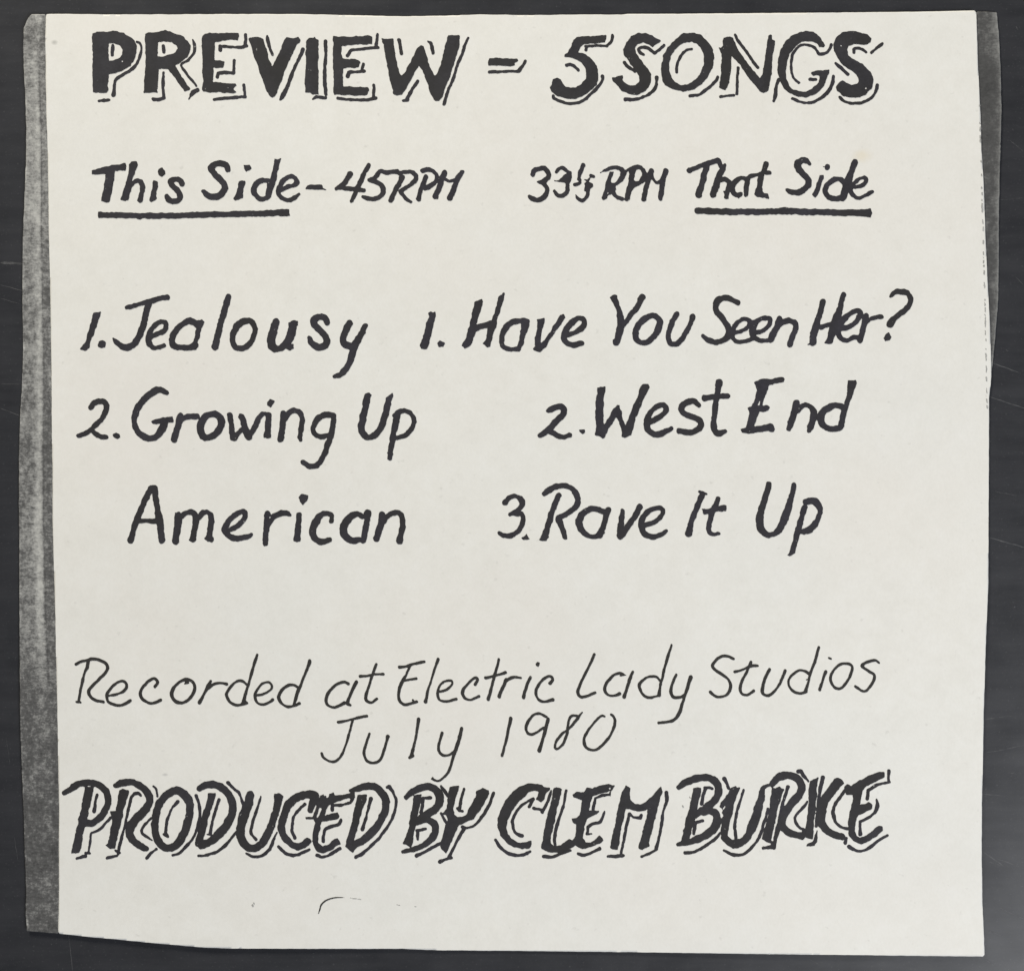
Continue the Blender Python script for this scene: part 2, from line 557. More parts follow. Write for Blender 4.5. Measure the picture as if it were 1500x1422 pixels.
# ---- heading
ln = empty('heading_line', sheet, 'bold black heading with thin offset outlines at the top of the sheet')
ink('word', ln, M_BOLD, [A + ("""
p 180,155 215,140 280,140 350,135 410,148 450,175 490,205 505,235 502,290 487,340 457,385 410,420 350,440 298,447 295,500 293,570 285,585 180,582 183,480 180,380 185,280 178,180
-p 300,225 345,222 385,240 405,268 400,305 380,328 345,345 300,355
-s 12 400,355
-s 6 455,345
p 570,155 600,145 655,140 710,128 760,140 800,158 845,178 880,205 900,235 900,265 880,310 850,345 815,365 785,385 800,410 830,460 870,520 893,550 888,560 850,572 820,530 780,470 745,425 732,408 690,405 665,412 660,470 655,580 610,585 555,585 560,520 565,440 570,350 570,260 567,190
-p 660,215 710,208 760,212 795,235 802,262 790,285 755,305 700,320 655,322 658,270
p 985,170 1000,150 1040,148 1100,150 1160,145 1245,150 1250,170 1240,200 1190,195 1130,200 1075,212 1075,260 1072,310 1070,342 1110,345 1145,355 1145,375 1130,395 1100,398 1065,400 1062,440 1062,505 1120,512 1180,515 1225,518 1235,530 1210,548 1210,562 1235,578 1215,585 1130,580 1050,582 990,575 982,560 990,500 985,420 985,320 982,230
""",), (350, 40, 11.85, """
p 170,205 190,188 340,185 380,192 425,220 440,280 470,370 500,500 530,590 575,685 600,660 640,590 700,460 750,330 800,220 830,180 900,192 960,195 1030,180 1060,230 1050,265 1000,320 930,450 860,610 800,760 740,920 700,1020 660,1140 620,1200 585,1225 545,1190 480,1110 430,980 380,840 320,650 260,510 230,370 180,260
""",), B + ("""
p 245,195 265,182 295,184 305,172 315,186 335,195 332,280 330,380 332,480 330,590 290,590 275,580 235,578 232,520 240,420 240,320 240,240
p 440,168 520,172 600,170 690,162 725,170 728,200 725,225 680,225 620,225 560,232 500,240 500,290 505,332 560,335 600,335 625,345 635,360 625,390 600,398 560,395 510,402 508,450 515,535 570,538 640,540 700,545 705,560 690,590 670,602 600,602 530,595 450,595 440,580 442,480 440,380 440,280
p 795,185 840,188 880,185 885,230 895,300 915,390 930,450 940,460 960,440 1000,370 1040,290 1060,255 1085,235 1105,240 1115,280 1135,350 1160,420 1185,460 1200,445 1225,380 1245,310 1265,230 1275,180 1285,162 1360,158 1370,165 1368,200 1345,300 1320,380 1290,470 1265,540 1240,610 1215,640 1195,645 1180,635 1150,580 1130,510 1105,445 1085,400 1070,380 1050,410 1020,470 985,530 960,570 945,598 900,598 880,590 870,540 850,460 835,370 820,300 810,230
""",)], label='word PREVIEW in bold black capitals')
ink('drop_shadow', ln, M_MARKER, [A + ("""
l 20 330,240 326,312
s 17 505,213 528,225,18 540,262 525,330 500,380 460,420,20 400,455,22 355,485 345,510 340,560 335,600,28
l 18 228,643,14 265,638,22 302,637,16
l 17 700,242 704,288
s 15 915,195,10 925,225,18 928,265 915,305 880,345 828,380,16 860,430 900,485 940,532
s 17 700,440 698,500 696,560 702,615
l 19 628,630,24 660,632 705,624
l 24 950,562 915,580,30 900,605,18 882,632,6
s 19 1300,155,18 1298,200 1295,238,22
s 18 1305,238,20 1250,250 1190,248 1110,242
l 28 1115,245 1114,270
l 19 1218,345 1215,385 1212,435
l 19 1212,437 1150,435 1098,440 1093,468,24
l 18 1288,530 1292,570 1295,605 1304,608,10
l 20 1298,612 1200,620 1130,624 1070,632
""",), (350, 40, 11.85, """
s 50 490,162,18 498,225,62 535,360,48 585,490,34
s 46 1110,385,50 1080,470,56 1020,590 950,740,46 880,930,60 840,1040,46 775,1170,80 720,1262,40
""",), B + ("""
s 22 385,205 386,300,18 380,400,18 378,480,26 387,595,22
l 17 288,629,8 318,612,24 385,620,22
l 18 765,152 760,200 755,245
l 18 770,250 700,255 640,262 575,268
l 19 570,270 545,308
l 20 662,370,22 652,400 650,420
l 20 665,422,24 600,428 558,430
l 22 552,435 544,462
l 20 738,525 738,570 735,610
s 20 752,620 700,630 640,635 560,632 472,622
l 20 922,197 940,295
s 22 1135,208,12 1158,225,24 1172,290,20
s 18 1430,180,14 1405,230,20 1385,300 1350,380 1320,480,20 1280,570 1250,668,20
s 19 1060,495 1030,540 1000,590 975,635
l 16 952,640 985,632,20
""",)], zoff=0.22, rough=0.55, label='thin offset outline strokes behind the word PREVIEW')
ink('dash', ln, M_BOLD, [C + ("""
p 135,335 180,325 240,335 340,332 345,345 320,360 318,380 290,388 230,385 125,385 125,365
""",)])
ink('drop_shadow', ln, M_MARKER, [C + ("""
l 18 135,429 200,429 270,425 350,425
l 18 352,420,22 378,388,16 402,350,16
""",)], zoff=0.22, rough=0.55, label='thin offset outline strokes behind the heading dash')
ink('number', ln, M_BOLD, [C + ("""
p 990,162 985,185 980,212 940,215 880,222 815,232 800,250 785,285 830,298 870,320 900,355 920,390 928,440 930,490 920,520 890,550 860,580 810,610 760,625 710,628 660,618 620,600 590,570 578,545 595,515 600,485 625,475 655,485 665,515 690,540 730,550 770,545 810,520 840,480 845,440 835,400 810,360 770,338 730,325 685,318 690,300 710,285 730,250 750,195 775,175 820,170 900,168
""",)], label='bold black number 5 before SONGS')
ink('drop_shadow', ln, M_MARKER, [C + ("""
s 18 1038,160 1025,210 992,240
l 18 995,242 920,238 840,243
l 18 846,247 841,272
s 20 700,382 722,376 755,390 786,416
s 18 962,460,24 965,485 930,540 880,590 820,640 760,660 700,658 640,640 605,620 602,606,14
""",)], zoff=0.22, rough=0.55, label='thin offset outline strokes behind the number 5')
ink('word', ln, M_BOLD, [C + ("""
p 1390,200 1360,225 1330,245 1300,225 1260,215 1220,225 1200,255 1205,290 1240,340 1290,400 1320,450 1318,505 1295,550 1260,580 1210,598 1160,595 1110,570 1070,530 1040,490 1035,475 1080,462 1110,455 1115,465 1110,490 1130,515 1165,530 1205,528 1230,500 1228,460 1200,410 1160,360 1125,310 1118,265 1135,215 1175,170 1220,148 1275,145 1330,165 1360,185
""",), D + ("""
p 100,135 170,130 215,150 260,190 290,240 300,300 290,360 260,420 220,470 170,505 110,520 60,515 10,495 -25,475 -41,450 -48,420 -50,360 -36,282 -9,227 20,195 62,155
-p 100,195 150,192 190,205 220,240 235,290 230,350 205,410 165,450 120,475 80,478 40,460 15,425 3,380 0,330 10,290 30,250 60,215
p 365,165 405,155 425,165 440,200 470,260 520,330 560,380 605,430 620,410 635,330 650,240 655,180 665,150 680,148 685,175 705,185 695,240 685,320 680,400 670,470 660,515 625,530 605,520 570,475 520,415 480,350 440,310 415,280 412,340 405,410 400,460 385,495 375,510 330,495 340,450 345,400 350,330 350,270 340,245 330,230 345,235 358,215
p 1035,215 1030,225 1000,225 985,200 960,190 920,185 880,190 840,220 805,270 785,330 775,390 780,440 800,485 830,510 870,520 910,520 955,500 990,470 1005,430 1000,415 960,415 945,400 950,390 1000,382 1070,375 1065,395 1055,410 1045,440 1030,480 1000,520 960,545 900,560 850,552 800,530 760,490 735,440 722,380 728,310 740,250 770,195 810,155 860,130 910,120 960,130 1000,155 1025,190
p 1345,170 1340,195 1300,215 1270,205 1230,205 1195,220 1185,245 1195,280 1240,315 1290,340 1330,380 1355,420 1360,460 1345,500 1310,540 1270,560 1210,562 1160,550 1120,520 1108,490 1130,462 1155,450 1180,465 1215,480 1250,470 1262,445 1250,410 1210,380 1160,350 1120,300 1095,240 1095,200 1110,160 1150,132 1210,120 1270,125 1320,145
-s 10 1143,218
-s 9 1308,500
-s 7 1268,490
""",)], label='word SONGS in bold black capitals')
ink('drop_shadow', ln, M_MARKER, [C + ("""
l 18 1412,235 1380,265 1345,290
s 18 1340,288 1320,272 1295,255 1250,250 1228,265 1240,290,22 1265,305,16
s 21 1125,360 1150,392 1200,425
s 18 1360,470,24 1355,530 1330,570 1280,605 1210,630 1130,632,22
""",), D + ("""
s 15 150,238 110,250 75,290 55,340 50,392,18
s 16 325,425 310,450 260,500,18 200,540 140,550,20
s 16 438,145 470,200 520,265 560,320 592,362
s 15 460,362 455,430 452,535
l 15 340,556 380,550 430,545
s 18 730,440 715,480,16 710,530 698,582,20
s 15 1080,212,18 1065,245 1040,265 1000,272,18 985,250 960,225 900,210 860,225 825,270 815,320 815,380 830,430 865,462
l 18 938,440 976,440
s 16 1095,420 1085,470,20 1060,520,20 1010,565 940,595 870,588 820,565
s 17 1230,262 1235,238 1270,235 1300,250 1310,262
l 17 1415,205 1378,238 1345,264
s 17 1110,335 1150,370 1190,408
s 16 1385,480 1370,530 1330,575 1270,598 1200,598 1155,580 1135,560
""",)], zoff=0.22, rough=0.55, label='thin offset outline strokes behind the word SONGS')

# ---- speed notes
ln = empty('speed_note', sheet, 'hand-lettered note This Side 45RPM with underline')
R1, R2, R3 = (120, 220, 7.5), (280, 220, 7.5), (480, 220, 7.5)
R4, R5, R6 = (770, 220, 7.5), (940, 220, 7.5), (1100, 220, 7.5)
ink('word', ln, M_MARKER, [R1 + ("""
p 105,225 200,200 270,178 300,184 330,168 400,165 480,146 488,180 478,222 430,222 365,235 355,300 340,400 320,500 300,565 270,575 210,560 225,480 245,380 255,300 258,262 180,265 105,272
p 545,130 600,130 612,160 600,200 575,270 545,350 580,325 625,318 665,330 690,370 695,420 680,500 662,570 640,580 605,560 625,520 640,450 640,390 625,362 590,370 550,410 525,480 505,545 480,562 425,545 430,515 470,420 500,320 515,220 520,160
p 785,335 840,350 835,390 815,470 818,530 790,555 760,572 740,555 755,500 770,420
p 835,240 845,210 885,192 915,225 910,265 878,292 845,275
s 60 1100,372 1080,338 1040,322 990,335 980,365 1010,405 1055,450 1080,505 1060,550 1010,565 955,550 928,505,46
""",)], label='word This in black marker')
ink('word', ln, M_MARKER, [R2 + ("""
s 66 400,215,58 388,172 330,150 270,155,72 225,190,70 235,235 275,280 330,330 365,380 370,430 335,485 285,508 220,512 170,490 140,455,48
p 520,345 560,338 590,345 595,380 570,450 562,530 520,545 485,558 465,540 490,490 510,420
p 580,170 640,168 665,205 650,220 605,238 585,205
s 52 870,348 800,335 735,355 695,420,60 690,470,60 720,510 760,535,54 810,530 850,500
p 918,100 950,110 988,95 975,150 955,230 940,320 918,400 895,450 880,520 840,555 800,550 815,480 835,420 830,370 870,330 890,260 905,190 910,130
s 44 985,445 1050,410 1120,390 1158,360,54 1145,310 1100,290 1040,315 990,370,54 965,430,56 965,490,54 1000,530 1060,552 1110,545 1150,515 1185,488,36
""",)], label='word Side in black marker')
ink('dash', ln, M_MARKER, [R2 + ("p 1255,432 1280,395 1380,382 1440,380 1450,415 1485,438 1400,438 1330,432",)])
ink('word', ln, M_MARKER, [R3 + ("""
s 52 245,265,66 215,330 170,385 100,425,36
s 48 110,420,36 200,425 300,435 395,448,44
s 50 455,168,34 430,210,52 390,280 350,370 310,460 265,560,38
s 44 765,238 700,242 640,250 580,235 545,275 510,310 455,330,40
s 46 470,335 540,355 590,390 612,440,54 590,500 530,535 460,535 385,515,40
s 40 790,255 860,242 920,242 962,280,50 968,325,48 930,370,44 870,410 805,450
s 54 818,300 780,380 730,470 692,555,52
s 42 800,455,48 830,500 870,545 915,575,36
s 48 1040,232 1090,215 1160,235 1195,280 1190,340 1140,390 1070,425
s 48 1080,295 1050,370 1020,450 1000,540,52
s 56 1285,250,58 1250,340,64 1220,430 1185,515,60
s 36 1290,325 1340,345 1395,335
s 52 1480,245,44 1430,320,56 1390,410 1370,470 1345,530,62
""",)], label='45RPM in thinner black capitals')
ink('underline', ln, M_MARKER, [(0, 0, 1, "l 8 148.5,315.5,9 167,315.3 190,316 213,316.5 253,316 320,314.3 347,313.6 387,313 420,311.6,9\np 144,310.5 150,311 150,320 144.5,319.5\np 417,307.5 424.5,306.5 424.5,315.5 417,316")])
ln = empty('speed_note', sheet, 'hand-lettered note 33 1/3 RPM That Side with underline')
ink('word', ln, M_MARKER, [R4 + ("""
s 52 78,270 95,225 150,205 205,208 245,245 250,290 215,330 165,352,36
s 50 180,360 220,400,44 238,440,50 222,490 180,535 130,548 80,538 40,508,34
p 125,352 220,305 240,345 205,385 170,385
s 38 340,240,34 362,208 400,198,42 450,225 485,255,40
s 52 478,260 480,310 462,355
p 375,330 440,270 490,290 455,375 400,355
s 42 458,385 460,440 440,480 400,505 350,500 315,455,34
l 6 320,340 400,345
s 42 632,165 610,225 590,280 580,325,34
s 26 597,325 590,365 540,382
s 44 720,285 748,292,30
p 640,320 680,320 720,290 700,350 735,375 738,400 705,425 690,465 640,450 655,400 645,370 668,345
s 38 680,430 685,480 660,530 620,552 575,530,26 550,490,10
""",)], label='33 1/3 in thin black marker')
Rz = (860, 240, 15.0)
ink('word', ln, M_MARKER, [Rz + ("""
s 90 300,200,30 420,140,75 540,95 660,95 760,145,110 800,220,140 740,330,130 640,420,120 540,460
p 495,180 610,170 540,290 515,420 560,560 480,680 430,760 350,810 320,760 380,600 440,380 475,260
s 100 500,480,140 560,600,110 640,720,80 780,780,70
p 400,560 460,470 620,440 640,560 600,640 480,690
-p 655,155 700,190 735,265 690,340 600,420 540,425 515,380 540,290 590,200
-s 14 490,470
-s 30 465,630,24 460,660
p 800,150 920,110 1000,60 1110,30 1200,60 1260,110 1320,210 1320,350 1250,420 1100,490 1000,570 950,680 945,800 880,830 820,800 850,650 900,430 930,220 910,160 860,210
-p 1120,125 1170,140 1215,210 1210,260 1130,380 1050,390 1028,350 1045,240 1080,150
""",), (940, 220, 7.5, """
s 50 108,232,60 75,310,66 48,420,50 22,540,48
s 34 110,250 125,310 160,360 200,345 232,300
s 52 265,230,58 242,300 222,420 205,535,52
""")], label='RPM in cramped black capitals')
ink('word', ln, M_MARKER, [R5 + ("""
s 52 522,230,52 620,185,50 720,152,60 835,110,54
s 62 715,170 690,260 660,370 625,490,72
s 44 845,115 868,180
s 62 915,160,20 890,210,54 850,290,66 815,400,72 785,490,68
s 50 870,330 910,318 955,345 965,390,56 940,450 925,520,40
p 895,455 930,450 945,535 915,530
s 48 1150,325,44 1100,308 1040,335 1000,385,60 1000,450,52 1040,492 1085,488,50
p 1035,500 1110,470 1065,532
s 52 1165,310 1150,400 1145,490
s 38 1140,320 1190,292 1260,275 1320,255 1400,250,50
s 54 1365,145,50 1345,220 1308,310 1292,400 1270,460
p 1235,490 1250,430 1325,420 1325,450 1345,475 1390,478 1400,538 1330,530 1265,512
""",)], label='word That in black marker')
ink('word', ln, M_MARKER, [R6 + ("""
s 60 648,152,30 612,115,58 560,115 512,150,74 522,205,72 570,265,64 620,320,64 632,375,64 590,430 530,465 450,462,56 400,438,44
p 755,280 798,275 795,310 770,390 745,460 735,490 705,520 675,490 700,440 730,360
s 62 840,185
l 10 795,183 820,185
s 56 1030,360 980,325 920,328 850,372 815,440,64 840,500,60 890,535 960,530 1020,505
s 72 1145,130,58 1110,220,66 1070,330,80 1040,430,84 1010,530,66
s 38 1110,412 1180,402 1240,380 1272,332 1245,305 1190,320 1130,370 1095,430,48 1115,490,48 1160,525 1220,520 1280,488 1335,455,28
""",)], label='word Side in black marker with rounder letters')
ink('underline', ln, M_MARKER, [(0, 0, 1, "l 8.6 1021.5,309.3 1033,309.3 1060,310.6 1100,310.8 1147,309.8 1207,311.5 1272,312.5,10\np 1268,307 1275,306 1277,312 1275,319 1268,317\ns 3 1142,306.5 1148,305.8 1155,307.3")])

# ---- song titles
ln = empty('song_title', sheet, 'hand-lettered song title 1. Jealousy')
Q1, Q2, Q3 = (105, 420, 6.5217), (330, 420, 6.5217), (600, 420, 6.5217)
Q4, Q5, Q6 = (780, 420, 6.5217), (970, 420, 6.5217), (1130, 420, 6.5217)
ink('track_number', ln, M_MARKER, [Q1 + ("""
p 210,250 278,245 265,290 235,380 205,460 168,540 170,580 125,612 82,595 130,530 155,430 185,340
p 252,555 262,525 295,512 325,535 318,578 285,582 258,570
""",)])
ink('word', ln, M_MARKER, [Q1 + ("""
s 46 525,202,36 600,180 720,148 830,115 915,102,50
s 58 735,165 712,240 690,350 650,460 600,540,62 540,580 480,572,56 430,530,48 402,500,22
s 44 760,482 820,450 890,415 900,360,48 870,337 820,350 770,400 735,470,54 735,530,56 775,578 830,580 880,562,46
s 54 1190,355,60 1130,328 1060,360 990,430,56 958,520,62 990,572 1050,582 1130,580 1180,560,70
p 1210,320 1250,312 1270,335 1240,400 1220,480 1200,550 1195,600 1145,605 1130,570 1175,500 1195,400 1165,370
s 54 1497,95 1460,230,58 1420,380,52 1390,500,62 1372,575,62
""",), Q2 + ("""
o 54 230,325 160,340,64 105,395,66 72,470,50 78,545 110,588 170,588 230,550,50 272,480,46 285,410,48 262,350,56
s 78 485,335,64 460,420,76 440,520,78 455,575,80 505,595,62 560,565,60 615,500,80 640,420,78 655,360,72
p 590,560 655,540 655,590 620,608 580,590
p 605,345 690,332 700,375 610,380
s 60 975,345,50 950,300,66 900,290 852,315,66 850,365,68 905,420 955,470 970,530,64 940,570 880,575 830,545,56 805,495,40
s 60 1190,345,54 1150,420,62 1125,500,62 1145,550,58 1195,570
s 58 1335,378,54 1300,450 1250,545,70 1215,640,60 1190,720 1150,790,58 1100,840,50 1050,858,38
""",)], label='word Jealousy in black marker')
ln = empty('song_title', sheet, 'hand-lettered song title 2. Growing Up American on two lines')
U1, U2, U3 = (100, 560, 6.5217), (300, 560, 6.5217), (420, 560, 6.5217)
ink('track_number', ln, M_MARKER, [U1 + ("""
s 46 215,238,46 240,200 300,180 350,195,52 362,250,52 330,330 260,410,48 190,470 100,512,42
s 48 220,450 260,492 310,518 365,522,42
p 420,500 460,480 490,495 495,525 470,542 425,515
""",)])
ink('word', ln, M_MARKER, [U1 + ("""
s 56 940,98,44 880,72,58 810,92,66 720,170,62 655,260,60 632,350,54 645,440,56 700,505 780,535 850,510,64 900,440,70 920,380,66
p 790,378 830,355 1000,322 1003,382 950,382 870,395 810,398
s 58 1072,325,60 1050,410 1025,500 1012,545,60
s 52 1075,352 1140,332 1230,325,52
o 62 1370,302 1300,340 1262,420,72 1280,500,66 1330,528 1400,500 1455,430,66 1462,360,64 1425,315
""",), U2 + ("""
s 50 242,310,54 255,400,46 260,480,48 278,535,56
s 44 285,530 330,480 372,440
s 50 352,328,54 380,410,56 410,500,66 420,520,70
s 48 430,510 480,430,54 520,345 552,302,46
l 26 560,298 610,306
s 54 612,315,56 605,400 600,508,60
p 567,500 632,495 632,528 600,534 567,530
p 600,190 625,158 670,178 655,210 630,235 600,220
s 56 750,295,50 745,400 725,545,56
s 48 755,370,56 800,300 850,270,50 908,290,50 930,350 922,440 910,515,48 918,555,30
s 46 1230,318,48 1150,310,52 1080,350,56 1040,430,50 1050,490 1110,520,48 1180,505,42
s 48 1235,320,46 1225,400 1208,500,56 1170,610,58 1130,710 1070,790,56 1000,800 940,762,46
""",)], label='word Growing in black marker')
ink('word', ln, M_MARKER, [U3 + ("""
s 60 775,130,60 755,230,62 725,360,66 720,460,64 770,525,52 840,505 900,430,58 940,310,60 970,200,58 990,140,40
p 750,105 812,118 800,140 748,140
p 950,150 1010,102 1018,130 1000,190 950,190
s 50 1055,320,62 1040,400,56 1015,520,52 1000,620,52 985,725,38
p 965,670 1022,680 990,735 960,740
s 44 1030,318,44 1080,280 1140,275 1195,312 1215,380,48 1190,450 1130,510 1050,528,40
""",)], label='word Up between Growing and the dark 2.')
V1, V2 = (170, 695, 6.5217), (380, 695, 6.5217)
ink('word', ln, M_MARKER, [V1 + ("""
s 54 340,130 300,200 260,290 205,420,58 165,540,56 138,632,56
s 60 370,130,56 380,220,54 395,330,56 420,450,66 430,560,62 440,630,62
s 44 225,442 300,440 390,447
p 310,125 350,98 395,115 400,150 350,185 320,170
s 64 600,395,72 590,480,70 568,635,64
p 565,362 635,375 630,430 580,430
s 50 620,400,60 680,365,46 730,360 765,400,56 760,480,54 735,620,58
s 48 795,405 830,365 880,362 912,410,52 905,500,52 890,600,58
p 845,610 880,580 930,600 930,625 915,645 880,638
p 692,630 720,590 770,600 755,645 720,640
s 48 1090,530,40 1150,495 1220,430 1232,370,54 1190,355,48 1120,400 1060,470 1040,530,62 1090,592,58 1160,612,52 1230,598 1290,575,34
""",), V2 + ("""
s 58 75,378,60 75,470,62 62,560,48 54,655,50
s 48 80,490,50 130,410,54 200,372,52 260,367 295,385,32
-s 9 102,402,12 94,425,6
s 46 378,385,50 370,500,52 360,610,64
p 328,605 395,605 390,640 330,635
p 375,215 400,182 465,200 455,250 415,285 385,260
s 56 685,445,44 690,392,52 640,372 590,385,58 540,450,66 505,540,66 530,610,60 590,643,56 675,622,46
s 60 985,405,44 940,375,50 880,395,62 830,450,66 800,520,72 820,588,70 880,628 960,620,46
s 56 1035,370,68 1025,450,54 1005,560,54 992,630,54
s 58 1175,382,60 1160,480,62 1135,570,56 1118,612,62
s 48 1185,450,48 1230,390,44 1310,362,48 1360,392,54 1370,470,52 1355,560,50 1340,635,62
""",)], label='word American in black marker')
ln = empty('song_title', sheet, 'hand-lettered song title 1. Have You Seen Her?')
ink('track_number', ln, M_MARKER, [Q3 + ("""
p 180,260 205,238 225,250 245,240 252,280 225,390 200,500 165,595 110,595 100,570 130,480 160,350 185,290
p 268,545 290,512 340,540 320,575 280,572
""",)])
ink('word', ln, M_MARKER, [Q3 + ("""
p 620,150 690,125 702,145 685,210 655,300 640,360 690,350 740,335 785,320 810,260 830,190 840,110 870,80 885,75 890,52 910,60 905,110 875,200 838,310 832,360 800,440 770,575 740,580 700,545 735,490 750,395 690,405 630,430 600,510 590,555 525,588 500,565 540,490 565,390 590,300 615,190
s 48 1120,332 1050,328,54 980,340,54 920,392,54 882,470,46 882,550 920,588 980,600,40 1040,592
p 1060,345 1140,310 1145,375 1110,460 1080,560 1050,620 1010,620 1050,500 1065,400
p 1218,315 1285,302 1290,325 1268,400 1255,470 1252,545 1290,510 1340,440 1400,340 1440,275 1470,268 1485,295 1450,350 1390,430 1330,520 1290,590 1245,625 1185,610 1178,595 1200,570 1200,480 1225,400 1225,340
""",), Q4 + ("""
s 46 340,462 400,442 470,395,54 498,345,48 480,305 430,305 370,350,58 320,420,58 300,490,56 330,540,50 390,560 465,540,52
""",)], label='word Have in black marker')
ink('word', ln, M_MARKER, [Q4 + ("""
s 54 780,105,58 812,190,48 835,270,54 848,350,76 830,430,64 812,510,58 800,530,66
p 742,105 765,82 805,85 815,130 770,130
s 52 1050,100,58 1000,190,54 940,270,48 875,360,50
o 52 1140,278,46 1070,310,56 1010,370,58 985,440,58 1000,510,54 1050,540,46 1110,522,52 1170,460,54 1212,380,58 1210,320,56 1180,288,54
""",), Q5 + ("""
s 46 135,268,50 100,330 70,410 55,490,46 75,540 120,550 170,520,50 220,450,50 258,380,48 292,290,56
""",)], label='word You in black marker')
ink('word', ln, M_MARKER, [Q5 + ("""
s 50 720,155,50 660,122 600,108,58 540,130,62 510,180,58 520,240,54 580,310 630,390,62 640,450,66 590,508,52 510,530 440,512,50 390,470,40
s 36 690,442 760,422 820,380 835,330 800,310 740,325 690,380,42 668,450,40 692,510 750,530 830,510 870,490,48
s 40 870,440 940,432 1010,380 1032,320 1000,300 940,310 885,350,62 860,420,56 870,480,48 930,510 1000,515 1050,500
s 62 1122,305,52 1090,390 1060,450 1035,510,58
s 46 1112,370 1160,335 1220,325,48 1270,358,54 1268,420,52 1240,490,54 1222,555,54
""",)], label='word Seen with cramped double e')
ink('word', ln, M_MARKER, [Q6 + ("""
s 56 490,145,54 470,230,52 437,340,60 405,440,66 392,530,64
p 345,555 380,520 425,500 420,550
s 56 685,82,48 655,190,52 625,300,78 590,400,76 555,520,60
p 505,540 530,500 580,510 572,548
s 44 470,388 530,370 600,350
s 40 640,400,60 720,388 790,352,44 838,290,46 850,245,40 810,232,42 740,265,44 680,320,58 640,380,70 640,450,48 672,500,40 730,510 790,485 850,490,44
s 52 905,280,54 888,350 870,430 842,515,44
s 38 900,345 950,308 1000,292 1052,286,38
s 46 1135,92,26 1180,55,44 1240,48,54 1300,65,52 1328,130,50 1290,210,48 1220,265,46 1160,320,58 1132,362,64
p 1070,495 1095,455 1120,442 1150,480 1130,512 1085,518
""",)], label='word Her with question mark')
ln = empty('song_title', sheet, 'hand-lettered song title 2. West End')
T1, T2, T3 = (780, 545, 6.5217), (950, 545, 6.5217), (1070, 545, 6.5217)
ink('track_number', ln, M_MARKER, [T1 + ("""
s 50 150,370,40 200,345,58 260,330,50 300,362,56 280,420,56 220,480,54 150,550,54 75,605,48
s 48 150,560 210,590 290,622 355,602,46
p 440,548 500,548 500,580 480,592 450,578
""",)])
ink('word', ln, M_MARKER, [T1 + ("""
p 622,148 695,142 690,180 682,260 675,380 672,480 685,510 720,450 770,360 810,318 830,320 850,390 860,450 890,505 915,450 950,350 1000,240 1040,130 1055,115 1105,118 1112,150 1070,240 1030,330 985,430 955,540 940,600 880,632 850,620 855,570 840,510 815,450 795,430 760,490 720,550 700,610 670,632 640,615 600,600 605,540 603,420 605,280 620,200
s 48 1110,482 1170,455 1240,410,50 1275,355,52 1250,318,48 1200,325 1140,370 1100,430,52 1088,500,56 1112,560,54 1170,595,52 1240,585,54 1325,542,42
""",), T2 + ("""
s 54 480,320,44 440,285 390,280,56 330,315,62 312,360,56 340,400 420,430,54 490,462,56 492,520,58 430,572,52 350,575 290,565,56
s 52 675,95,62 660,180,50 640,300,52 630,400,48 618,500,56 640,570,60 680,585,52 725,568,42
s 46 535,250,54 620,235 755,230,50
""",)], label='word West in black marker')
ink('word', ln, M_MARKER, [T2 + ("""
p 1025,85 1080,65 1150,70 1220,55 1290,48 1305,65 1295,95 1220,105 1145,125 1130,190 1100,260 1085,320 1140,320 1155,335 1140,365 1095,385 1055,375 1030,440 1010,520 1080,515 1160,488 1190,510 1208,545 1190,568 1100,565 1030,580 950,590 890,575 880,548 930,535 950,460 960,400 945,345 985,330 1015,250 1035,170 1010,105
-s 14 1065,270,6 1050,312,16
""",), T3 + ("""
s 56 630,292,58 610,370 590,450,62 555,545,48
s 52 640,365 700,318,46 750,325,48 790,370,60 788,450,58 765,520,62 748,560,40
-s 10 641,352
s 56 1070,332,54 1000,318 930,345,60 880,390,64 860,450,70 890,510,62 950,545,50 1020,535
p 1125,85 1195,78 1198,105 1165,220 1125,320 1105,420 1085,520 1050,560 1000,560 1030,500 1050,440 1055,350 1085,310 1110,220
""",)], label='word End in black marker')
ln = empty('song_title', sheet, 'hand-lettered song title 3. Rave It Up')
W1, W2, W3 = (720, 695, 6.5217), (850, 695, 6.5217), (1000, 695, 6.5217)
ink('track_number', ln, M_MARKER, [W1 + ("""
s 44 130,265,50 180,215 240,208 285,242,52 290,290,48 255,335 180,380,36
p 160,385 250,345 300,360 280,395 200,395
s 42 285,370 300,420,44 285,490 240,550 180,583,46 120,583,44 75,558,36
p 290,605 335,570 368,615 300,622
""",)])
ink('word', ln, M_MARKER, [W1 + ("""
s 50 505,182,46 560,142,58 630,112,56 700,110,52 770,137,50 815,200,54 825,260,54 790,320,52 720,372,48 640,412,50
s 52 640,200,50 600,290,48 560,420,56 530,520,56 505,600,58
p 455,625 500,580 545,590 525,632
s 52 640,420,62 670,500,54 702,600,42
s 50 1070,352,50 1000,330,48 930,335,54 860,385,58 835,460,68 860,530,58 920,580 980,592,40 1040,575,50
s 50 1115,335,52 1085,420 1060,510,54 1030,575,64
p 1040,530 1085,550 1040,605 1000,590
s 48 1250,350,42 1240,430,54 1230,520,60 1225,585,66
s 54 1415,310,56 1370,390,54 1310,480,56 1250,565,70
""",), W2 + ("""
s 44 610,482 680,465 750,420,46 788,360,40 770,322,44 710,322,46 640,360,52 595,420,54 582,480,54 602,550,52 650,588,48 720,592,44 780,565,40 822,535,30
""",)], label='word Rave in black marker')
